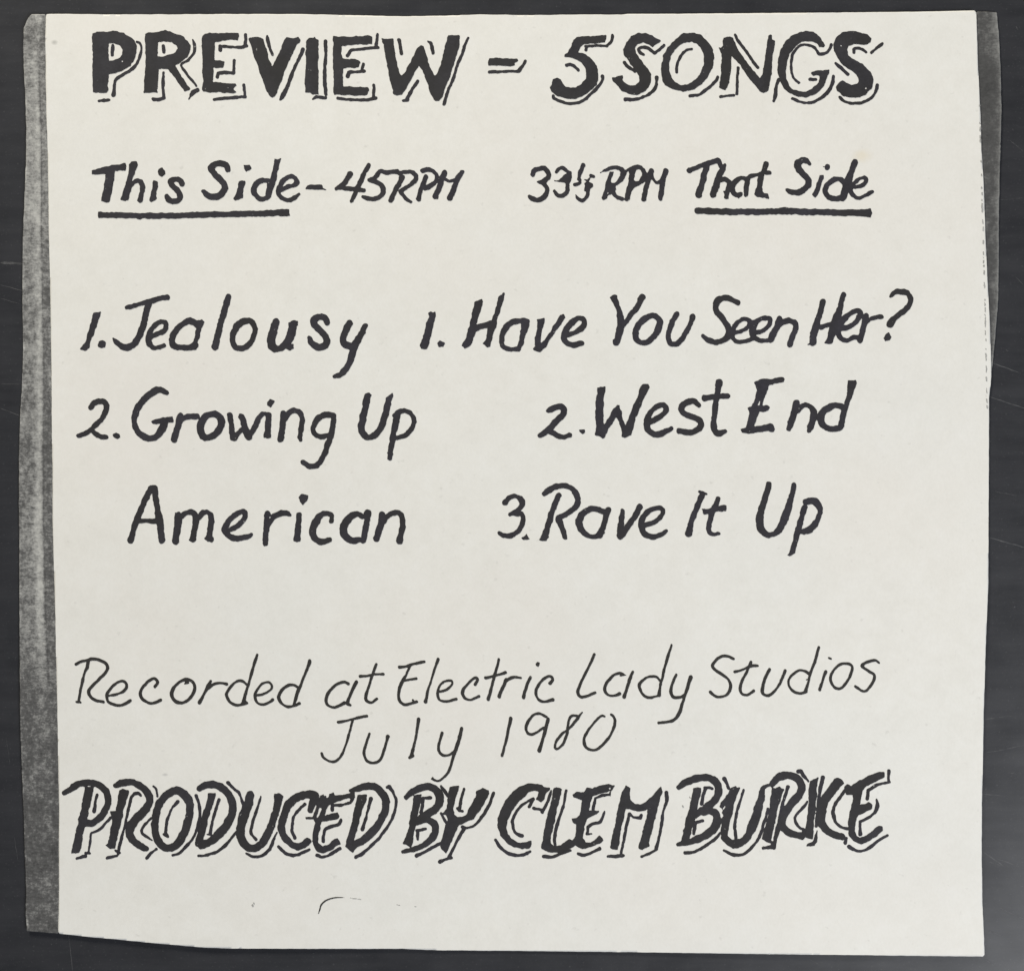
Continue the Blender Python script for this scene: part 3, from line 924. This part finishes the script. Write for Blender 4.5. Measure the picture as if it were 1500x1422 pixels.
ink('word', ln, M_MARKER, [W2 + ("""
s 52 1168,185,52 1140,250,50 1100,350,50 1060,450,54 1032,560,66
l 22 1138,168 1205,184
s 46 1315,225,36 1285,310,54 1245,400,50 1228,500,46 1235,550,48 1270,568,36 1325,562,30
p 1160,330 1240,322 1310,310 1370,290 1395,295 1385,345 1320,355 1250,365 1180,380
""",)], label='word It in black marker')
ink('word', ln, M_MARKER, [W3 + ("""
s 60 822,95,52 800,180,54 765,290,58 738,420,68 742,510,70 790,565,60 850,573,48 920,528,58 970,430,68 1010,310,62 1048,180,48 1062,100,48
s 50 1165,310,50 1140,400,52 1110,510,54 1075,640,50 1045,735,50
p 995,770 1030,730 1072,745 1060,760 1020,780
s 54 1170,262,50 1220,250,62 1265,258,74 1308,320,58 1300,410,50 1250,490,58 1190,540,58 1120,550,40
""",)], label='word Up after It in black marker')

# ---- recording note
ln = empty('recording_note', sheet, 'fine pen recording note written as one long line')
K1, K2, K3, K4 = (95, 945, 6.5217), (290, 945, 6.5217), (470, 945, 6.5217), (640, 945, 6.5217)
K5, K6 = (820, 935, 6.5217), (1020, 935, 5.357)
ink('word', ln, M_PEN, [K1 + ("""
s 25 105,182 150,155 210,142 260,130,30 330,140,30 390,170,30 410,215,32 385,265,28 330,320 270,380,28 230,430,32 240,480,30 290,520,28 370,537,26
s 28 225,150,34 215,210,32 190,260,24 165,360,26 145,470,26 132,540,30
l 22 113,540 152,543
s 24 425,478,22 500,465,22 570,430 592,380,28 560,342 500,355 430,420,26 404,480,28 420,540,26 500,572 570,560 628,525,30
s 26 860,395,26 885,355,28 865,320,26 830,320 770,370,26 722,440,30 735,500,28 790,545,26 850,550 915,522,30
o 26 1170,325,30 1110,340 1050,390 1020,460,34 1045,525,30 1110,550,28 1180,520 1230,450,30 1240,380,28 1210,340,28
p 1140,370 1160,335 1190,340 1185,365
""",), K2 + ("""
s 26 120,342,26 90,400,32 50,480,26 12,548,36
s 24 100,410 150,370 210,357 275,370,28
s 25 470,375 420,337 360,350 300,410 274,470,30 300,535,28 360,570,26 430,562 468,552,22
s 26 568,88,28 530,200,26 495,330,24 465,430,28 435,530,32
p 410,548 440,518 455,525 480,552 450,560
s 22 560,475 620,467 690,425 706,380 670,350 610,370 560,430 544,490,28 570,550 630,565 690,538 712,520,34
s 26 960,400 910,377 860,382 800,430,28 772,500,32 810,560,26 870,585,26 930,570 970,552,26
s 26 1070,150,34 1035,250,26 990,360,24 955,440,34 920,560,30
""",)], label='word Recorded in fine pen', rough=0.35)
ink('word', ln, M_PEN, [K3 + ("""
s 26 262,365,28 220,350 150,370 90,430 50,510,28 70,570,26 130,590,24 190,565 225,548,30
s 28 340,348,34 300,430,28 268,510,30 255,552,36 282,570,22
s 25 532,180,24 495,280,28 460,390,26 430,480,32 440,528,32 490,545,24 535,510,26
l 22 375,295,28 450,288 520,275 598,272,24
""",)], label='word at in fine pen', rough=0.35)
ink('word', ln, M_PEN, [K3 + ("""
s 22 750,207,28 810,200 870,180,26 990,153,28
s 23 860,185 820,270 775,350,32 745,450,30 750,520,28 790,560,28 840,560,24 918,535,26
s 16 880,518 888,530
s 20 790,335 850,325 912,315,26
s 23 1122,132,32 1090,220,22 1050,350 1020,450,26 1000,535,34
s 21 1140,440 1200,420 1255,370 1250,337 1200,337 1145,370 1120,430,26 1120,490,26 1145,526 1210,533,22 1295,510,28
l 12 1150,358 1168,362
""",), K4 + ("""
s 26 365,372,30 390,325,28 360,310,24 300,360 245,440,30 265,500,28 320,518,22 370,500 403,485,28
s 26 595,132,26 560,250,26 530,370,26 492,515,32
l 22 465,308,30 540,295 600,275 655,258,28
s 30 662,325,32 630,400,30 595,488,34
s 26 650,350 690,318 740,302,26 800,310,24
s 28 895,302,26 855,390,26 826,495,34
p 945,175 960,158 985,165 980,185 968,203 948,192
s 25 1082,362,32 1105,320,28 1075,292,24 1020,320,26 965,390,26 945,450,28 965,510,26 1020,538,26 1110,518,30
""",)], label='third word of the fine pen recording note', rough=0.35)
ink('word', ln, M_PEN, [K5 + ("""
s 25 330,150,26 290,240,26 230,360,24 190,450,28 172,510,32 200,555,30 260,550,26 338,515,24
s 26 600,340,30 570,330,26 510,350,26 450,420,30 430,490,34 460,535,26 520,545,24 572,525,32
p 565,362 600,325 640,352
s 28 698,318,28 660,410,28 640,480,28 615,555,36
s 23 955,400 920,365 860,362 800,390 757,450,28 790,530,26 850,563,26 930,550,24
s 24 1068,60,22 1040,140,26 1000,280,26 985,350,22 960,450,26 948,540,36
s 25 1115,342,22 1075,430,26 1062,510,32 1090,560,28 1150,560 1190,535
s 30 1250,368,36 1215,480,34 1180,590,26 1145,700,32 1100,770,28 1030,795,22 945,805,28
""",)], label='fourth word of the fine pen recording note', rough=0.35)
ink('word', ln, M_PEN, [K6 + ("""
s 20 290,160 235,135 175,150 130,200,24 137,235,28 200,280,24 250,320 268,380,24 240,440,22 180,458 140,445 110,420,24
s 20 428,185 400,250,22 360,330,20 342,385,24 358,430,22 400,440,20 450,410,22
s 18 300,260,22 370,240 430,215,24 482,212,18
s 21 575,240,24 535,320,22 517,400,26 530,438,24 575,442,22 630,390,20 670,320,20 695,252,26
s 19 890,280 840,250 790,257 732,310 724,360 760,412,22 810,430 860,415,22
l 10 862,325 880,318
s 21 960,68,22 930,180,22 895,270,20 880,340,20 858,405,28
s 21 1015,260,24 990,330,18 967,400,26
l 15 1040,153 1058,158
o 20 1165,195 1110,215 1065,270 1052,320,24 1080,380,20 1130,392,20 1180,340,22 1215,270,22 1222,215,20
s 18 1435,190,12 1400,170 1340,185,22 1302,215,24 1350,255,20 1395,282,22 1390,330,24 1350,390,22 1310,412 1248,375,20
""",)], label='word Studios in fine pen', rough=0.35)
ln = empty('date_line', sheet, 'fine pen date July 1980')
J1, J2 = (450, 1035, 6.25), (690, 1035, 6.25)
ink('word', ln, M_PEN, [J1 + ("""
s 22 285,140,26 400,115,22 545,82,26
s 21 418,120 385,240 350,360,22 310,450 262,495,24 200,495,22 150,460 132,425,24
s 23 570,245,22 540,340,22 522,420,28 545,490,26 610,512,24 670,480 710,380,22 740,268,32
s 24 1022,110,32 1000,250,24 975,370,26 955,445,34
l 26 940,462 970,445
s 26 1235,235,28 1210,320,24 1205,395,28 1240,438,26 1300,438,22 1350,405
s 26 1415,195,30 1380,330,32 1340,450,28 1300,580,24 1250,645,22 1200,675,20 1145,655,18
l 12 1140,658 1152,645
""",)], label='word July in fine pen', rough=0.35)
ink('number', ln, M_PEN, [J2 + ("""
s 24 362,105,32 340,220,24 310,350,22 285,445,30
s 25 690,92,24 630,62,22 570,75,24 515,150,30 505,210,28 540,250,24 600,235,22 665,190,24
s 28 705,110,30 680,210,32 650,320,28 625,400,36
s 21 1018,52,12 980,100,26 940,150,22 890,205,22 830,250,20 780,320,22 770,375,24 800,380,20 845,330,22 880,240,26 885,180,22 900,110,22 930,80 970,82
s 23 1225,88,22 1190,85,20 1130,140,20 1070,220,22 1035,300,28 1050,368,26 1110,396,22 1170,375,22 1240,310 1300,210,24 1318,130,26 1305,85,24 1285,70,22
""",)], label='year 1980 in fine pen', rough=0.35)

# ---- producer line
ln = empty('producer_line', sheet, 'bold black capitals with thin offset outlines along the bottom of the sheet')
E1, E2, E3, E4 = (80, 1120, 6.0), (280, 1120, 6.0), (430, 1120, 6.0), (580, 1120, 6.0)
E5, E6, E7, E8 = (715, 1120, 6.0), (850, 1120, 6.0), (980, 1120, 6.0), (1080, 1120, 6.0)
Z7, Z8 = (1020, 1130, 10.16), (1110, 1120, 10.157)
ink('word', ln, M_BOLD, [E1 + ("""
s 56 90,242,44 140,215,50 200,172,58 280,155,54 350,158,56 415,190,58 458,240,60 472,310,56 450,390,56 400,460,56 335,508,58 275,512,60
p 270,190 345,190 330,280 310,370 290,460 268,540 250,620 230,750 215,770 150,775 165,700 190,590 215,470 240,350 260,260
s 54 535,178,44 590,158,58 690,152,52 760,185,58 820,250,64 838,320,60 790,400,74 730,460,72 675,530,80
p 575,220 600,205 655,225 640,290 615,380 590,480 565,580 540,690 525,735 490,735 445,705 475,680 490,590 510,480 495,410 540,405 560,280
s 62 670,540,78 660,600,70 700,670,58 780,722,58 805,730,50
o 64 1060,222,70 980,265,66 922,340,62 892,440,62 885,560,62 910,650,66 950,708,64 1010,728,64 1080,690,68 1140,600,68 1172,500,70 1195,400,66 1180,310,72 1130,245,70
""",), E2 + ("""
s 60 75,208,46 130,175,56 220,175,64 300,220,64 352,300,66 368,400,66 330,500,72 260,590,76 170,670,70 90,700,66
p 150,250 215,245 205,300 180,390 150,480 130,580 100,680 110,725 40,710 35,680 60,600 85,500 120,380 145,300
s 76 522,258,68 505,340,76 460,450,84 440,560,76 445,645,72 500,718,62 570,722,66 640,665,66 690,570,64 730,460,60 760,350,66 768,285,72
p 735,255 765,250 812,272 800,300 735,300
s 62 1048,395,52 1075,320,64 1085,265,66 1030,258,66 930,285,74 852,355,70 815,450,64 795,550,62 825,630,58 890,695,56 960,712,60 1030,665,52
p 1140,270 1165,258 1170,295 1210,280 1215,255 1255,240 1260,270 1330,262 1400,240 1440,225 1440,285 1400,295 1390,290 1310,310 1250,335 1210,350 1190,390 1180,440 1240,425 1285,415 1300,445 1290,470 1220,490 1150,500 1130,560 1115,620 1120,680 1160,715 1210,700 1260,650 1290,640 1315,690 1280,710 1230,750 1160,770 1105,755 1070,690 1065,610 1085,540 1090,500 1075,475 1010,475 1010,455 1070,455 1085,420 1100,370 1110,320 1125,300
-s 22 1136,385,24 1125,420 1108,455,18
""",), E3 + ("""
s 54 505,225,34 570,205,54 650,185,58 720,192,64 780,245,66 812,310,64 805,400,62 760,500,64 690,590,66 610,660,68 530,700,70
p 565,262 640,262 640,300 615,370 585,460 560,560 535,640 530,680 590,690 520,765 490,745 455,715 475,640 500,560 520,460 545,360
""",)], label='word PRODUCED in bold black capitals')
ink('drop_shadow', ln, M_MARKER, [E1 + ("""
l 18 376,262 358,330 348,408,26
s 18 495,460 450,510 400,565 345,590,20 322,600 315,660 300,770
l 20 195,822 245,805,24 275,800
l 14 275,772 312,774
s 20 700,252,24 672,290 665,330 640,430,18 622,520 600,600,22 575,700 560,780
l 24 700,250 740,248 760,265,16
l 20 462,816 510,802,24 545,798
l 16 540,752 578,770
s 18 870,185,16 895,215 906,275
s 18 850,465 790,530 767,570 785,610 855,658,14
l 20 895,735 850,770 808,815,24
s 20 1085,320,24 1040,370 1005,440,18 985,510 978,590,20 988,618,26
l 18 960,608 998,628
s 20 1245,268,26 1270,340,18 1282,430,22 1265,520,22 1230,620,18 1170,700,20 1100,770 1042,790,26
""",), E2 + ("""
s 20 245,300,22 215,400 188,500 168,600,28
l 14 146,605 182,610
s 20 325,155,30 370,200 420,240,18 445,300,18 462,355
s 20 400,580,16 340,660 260,740,22 170,780 70,798,18
s 19 615,275,14 590,360 560,450,22 535,540,20 530,600,22 572,650,24
s 22 755,590,16 720,670 690,740 630,790,24 560,805 490,775,20
s 22 1000,345,28 940,400,20 900,460 890,540 892,590 915,635,26
s 22 770,715 830,770 900,790,26 980,770 1042,740,20
l 20 1250,352 1330,350 1400,330 1425,292,24
l 28 1240,355 1240,395
s 22 1318,480,20 1300,520,26 1240,535,24 1180,565 1165,610,20 1163,672,26
s 22 1105,790,26 1160,805 1240,775 1310,728,26
s 16 1180,275 1160,345
""",), E3 + ("""
s 20 680,296,28 655,390,18 630,490 605,565,30
s 21 820,195 845,192,34 880,250,20 902,320,24 885,420 840,520,20 760,630 680,710 600,780,24 552,806,28
""",)], zoff=0.22, rough=0.55, label='thin offset outline strokes behind the word PRODUCED')
ink('word', ln, M_BOLD, [E4 + ("""
s 58 90,282,44 160,225,56 240,192,58 310,192,66 370,240,70 385,310,70 350,380,66 280,432,70 190,488,60
p 155,265 225,255 220,310 200,390 185,470 175,540 155,620 140,700 130,730 90,690 65,690 80,650 110,560 130,440 150,340
s 58 190,500 270,482,48 330,510,64 348,570,62 312,650,62 250,700,52 160,740,46 60,762,30
p 475,195 555,185 545,230 520,300 505,380 510,430 540,460 580,455 620,430 660,360 700,280 710,230 760,205 815,220 820,250 780,330 730,410 680,470 620,500 560,530 530,570 500,640 470,710 440,770 400,740 385,700 410,630 430,560 455,480 440,440 405,432 440,390 455,330 460,260
""",)], label='word BY in bold black capitals')
ink('drop_shadow', ln, M_MARKER, [E4 + ("""
l 22 305,288,28 250,290
s 26 240,290 235,350,24 220,415,26
l 20 262,560,22 185,578
l 22 192,578 190,652
s 22 395,185,20 430,230,26 455,275
s 22 395,425 430,480 446,522,12
s 21 180,800,30 260,760 340,715 400,685
s 22 600,210,20 575,290 558,390,22
l 20 540,382 560,405 582,408
s 22 858,245,22 820,350 760,450,24 690,530 625,553,18 585,545
s 22 600,560,24 540,660,20 500,740 468,805,30
l 20 488,815 430,830 385,850,28
""",)], zoff=0.22, rough=0.55, label='thin offset outline strokes behind the word BY')
ink('word', ln, M_BOLD, [E5 + ("""
p 545,200 540,220 510,250 490,310 465,330 445,310 420,300 440,265 445,235 400,225 355,240 310,285 255,335 210,400 175,480 160,550 175,610 210,650 260,680 320,680 380,665 380,690 360,730 300,735 230,720 160,680 110,620 82,550 85,470 110,400 150,320 210,240 280,190 350,162 420,165 470,175 490,190
p 580,205 600,195 640,205 650,215 635,270 610,360 590,460 570,560 550,620 545,690 580,715 640,705 700,655 720,650 740,665 760,650 785,690 720,735 640,770 560,770 500,755 465,735 480,650 495,560 520,460 545,360 565,270
p 745,265 780,235 845,240 870,200 920,205 980,185 1060,165 1090,185 1115,180 1085,225 1075,275 1060,265 1070,230 1040,240 970,255 915,275 900,330 885,400 930,400 970,405 950,430 900,455 870,480 850,530 840,590 835,640 860,680 900,680 950,650 980,625 1015,660 980,690 900,720 830,735 780,715 755,680 770,590 775,520 750,510 735,470 780,465 805,440 820,370 825,310 780,295 750,285
-s 16 1070,205
""",), E6 + ("""
p 365,235 400,182 440,205 435,260 445,310 480,340 530,345 580,325 640,265 690,210 710,190 722,235 700,280 690,340 670,420 645,520 620,610 600,690 605,710 545,748 510,735 515,700 545,610 570,510 590,430 595,380 550,405 500,405 440,385 395,380 385,450 360,550 345,640 330,745 300,740 265,730 270,680 290,600 310,500 330,400 350,310
""",)], label='third word of the bottom line in bold black capitals')
ink('drop_shadow', ln, M_MARKER, [E5 + ("""
s 22 395,300,26 340,325,18 280,370 238,430 215,500,24 222,560,24 250,605 300,625,28
l 24 390,305 362,365
s 18 555,225,16 530,310 500,370
l 22 400,380 470,395
l 26 495,378 475,412
s 23 65,660,22 110,725 180,778 260,795,26 320,785 370,762,22
s 20 685,225,20 665,340 632,450,18 602,540,24 585,640,22 590,705
s 22 490,803,26 560,808 640,780 722,750,16
l 20 1072,258 1000,270 940,293
l 20 940,292 932,345 922,392
s 22 1024,408,14 1000,470,22 975,505,24 920,515 882,545
l 26 880,545 870,600
l 16 868,605 908,605
s 22 795,780,26 840,792 900,775 982,735,26
""",), E6 + ("""
l 22 438,435 468,458 530,465
l 28 535,445 530,462
s 20 432,432,28 415,500 395,590,18 378,680 360,775
l 22 245,803,20 310,802 375,795,26
s 22 758,242,32 760,320,26 730,400,16 715,520,22 690,640,20 665,735,30
s 18 672,740 610,775 542,802,22
""",)], zoff=0.22, rough=0.55)
ink('word', ln, M_BOLD, [E7 + ("""
s 58 88,195,48 150,152,64 240,120,60 340,112,58 405,142,66 438,210,62 420,280,58 360,350,64 290,402,60 235,440
p 215,205 245,198 285,205 275,270 250,360 240,420 225,490 200,560 180,640 185,690 100,700 70,705 60,695 105,670 125,590 150,480 180,370 205,270
s 60 300,415 360,402,54 410,425,64 425,480,70 400,550,72 330,610,68 250,650,62 160,680,44 75,700,20
""",), Z7 + ("""
p 500,250 585,215 595,245 645,235 600,330 560,480 540,600 505,720 475,880 470,950 520,1010 610,1000 650,1005 690,975 740,900 760,790 830,640 870,500 920,360 935,285 975,220 1016,200 1016,420 970,600 925,750 875,880 795,1010 700,1090 620,1130 540,1135 450,1090 370,1000 365,850 372,760 345,690 400,560 340,520 360,480 430,390 470,330
-p 430,490 438,520 405,570 385,545
-p 358,598 390,620 395,660 375,692 362,650
""",), E7 + ("""
s 60 905,165,56 970,105,66 1055,88,66 1128,118,64 1162,180,62 1148,250,66 1080,330,68 1022,410,66 990,490,70 1010,558,62 1080,602,60 1165,625,52
s 30 815,205 870,178
""",), Z8 + ("""
p 205,325 260,345 330,305 360,345 400,355 360,470 310,620 260,850 215,1020 195,1110 215,1125 250,1110 290,960 330,960 245,1245 75,1245 70,1215 190,1190 195,1165 60,1100 110,900 160,700 190,480
-s 26 405,385,30 362,470,30 318,620,30 268,820,26 230,1000,22 207,1108,18
""",), E8 + ("""
p 635,140 665,125 690,122 705,105 712,110 702,180 690,300 680,420 670,540 660,650 590,630 560,650 570,580 600,560 615,450 625,320 625,220
-s 11 712,120 702,250 692,400 683,500 676,600
s 78 878,155,84 820,230,76 765,305,78 735,400,86 730,490,76 780,570,62 860,612,62 925,628,54
p 880,118 910,125 935,160 905,190 850,160
p 935,190 960,170 1000,185 1060,140 1110,115 1180,80 1240,60 1290,65 1290,100 1220,140 1140,180 1100,215 1090,270 1070,350 1120,345 1150,325 1185,345 1180,380 1120,410 1060,440 1040,490 1030,560 1045,620 1080,635 1140,610 1200,560 1240,530 1270,540 1275,570 1220,620 1150,670 1080,690 1020,670 980,620 970,560 975,480 990,400 1010,320 1015,260 960,255 945,220
""",)], label='last word of the bottom line in cramped bold black capitals')
ink('drop_shadow', ln, M_MARKER, [E7 + ("""
l 20 380,207 345,198 315,203
s 24 322,205,22 300,270 285,340,28
l 20 298,490 230,505
l 24 230,510 215,605
s 22 485,122,36 512,165,24 522,205
s 20 140,770,32 220,760 320,710 390,660 450,600
s 20 655,220,20 620,330,18 590,440,22 577,540,22 590,645,26
s 22 485,750,22 560,785,28 640,785,24 710,740 770,670 805,600,20 830,520 872,385,18
""",), Z8 + ("""
s 34 445,325,56 415,430,34 375,560,34 355,660,50 320,850,56 285,960,50 255,1120,44 240,1225,44
l 50 75,1230,34 200,1215,44
s 40 600,95,46 640,95,50 680,160,40 745,235,34
s 32 735,545 660,640 570,740,36 550,810,36 610,920,36 700,970,40
p 880,960 880,1130 840,1190 720,1200 735,1175 820,1140
s 36 965,185,52 935,320,46 915,430,40 880,700,30 865,900,44
""",), E8 + ("""
s 24 945,220 895,290 852,360,22 842,430,28 862,500,24 910,543,20 965,555
l 26 945,682,30 958,640,20
l 22 1328,50 1326,140
s 21 1335,148 1250,165 1190,192 1145,222
l 22 1146,222 1140,290,26
s 22 1220,298,12 1228,355,34 1200,420,24 1140,465,22 1080,495
l 24 1075,495 1078,560,24 1080,605,34
s 22 980,715,30 1030,745 1100,752 1180,710 1250,650 1318,615,18
""",)], zoff=0.22, rough=0.55)

# ---- stray marks
ln = empty('stray_mark', sheet, 'thin stray curved pen line below the bottom lettering')
ink('stroke', ln, M_PEN, [(340, 1290, 5.0, "s 8 632,238,4 645,200,8 655,170,11 690,138,11 740,121,8 790,117,5 850,120,2.5")], rough=0.15, wob=0.15)
ink('faint_stroke', ln, M_FAINT, [(340, 1290, 5.0, "s 2.5 868,122 900,126 945,131,2\ns 2 1205,171 1230,177\ns 1.5 1330,183 1350,187")], rough=0.0, wob=0.1)
for sw, sx, sy in ((2.4, 370.4, 1324.5), (1.5, 372.2, 1321.4), (2.0, 1000.2, 1180), (1.2, 1010.5, 1167), (1.2, 1279, 1149), (1.2, 530, 1170.5)):
    ink('ink_speck', sheet, M_FAINT, [(0, 0, 1, 's %.1f %.1f,%.1f %.1f,%.1f' % (sw, sx, sy, sx + 0.4, sy + 1.2))], rough=0.1, wob=0.1)
fold = "\n".join("s %.2f %.1f,%.1f %.1f,%.1f" % (rs.uniform(0.7, 1.5), np.interp(y, [150, 271, 366, 467, 555, 615], [1433.6, 1436.8, 1440, 1442.6, 1444.8, 1446]) + rs.uniform(-.5, .5), y,
                np.interp(y, [150, 271, 366, 467, 555, 615], [1433.6, 1436.8, 1440, 1442.6, 1444.8, 1446]) + rs.uniform(-.5, .5), y + rs.uniform(1, 6))
                for y in sorted(rs.uniform(150, 612, 60)))
o = ink('edge_line', sheet, M_FAINT, [(0, 0, 1, fold)], rough=0.2, wob=0.3, label='faint broken toner line along the plain edge')
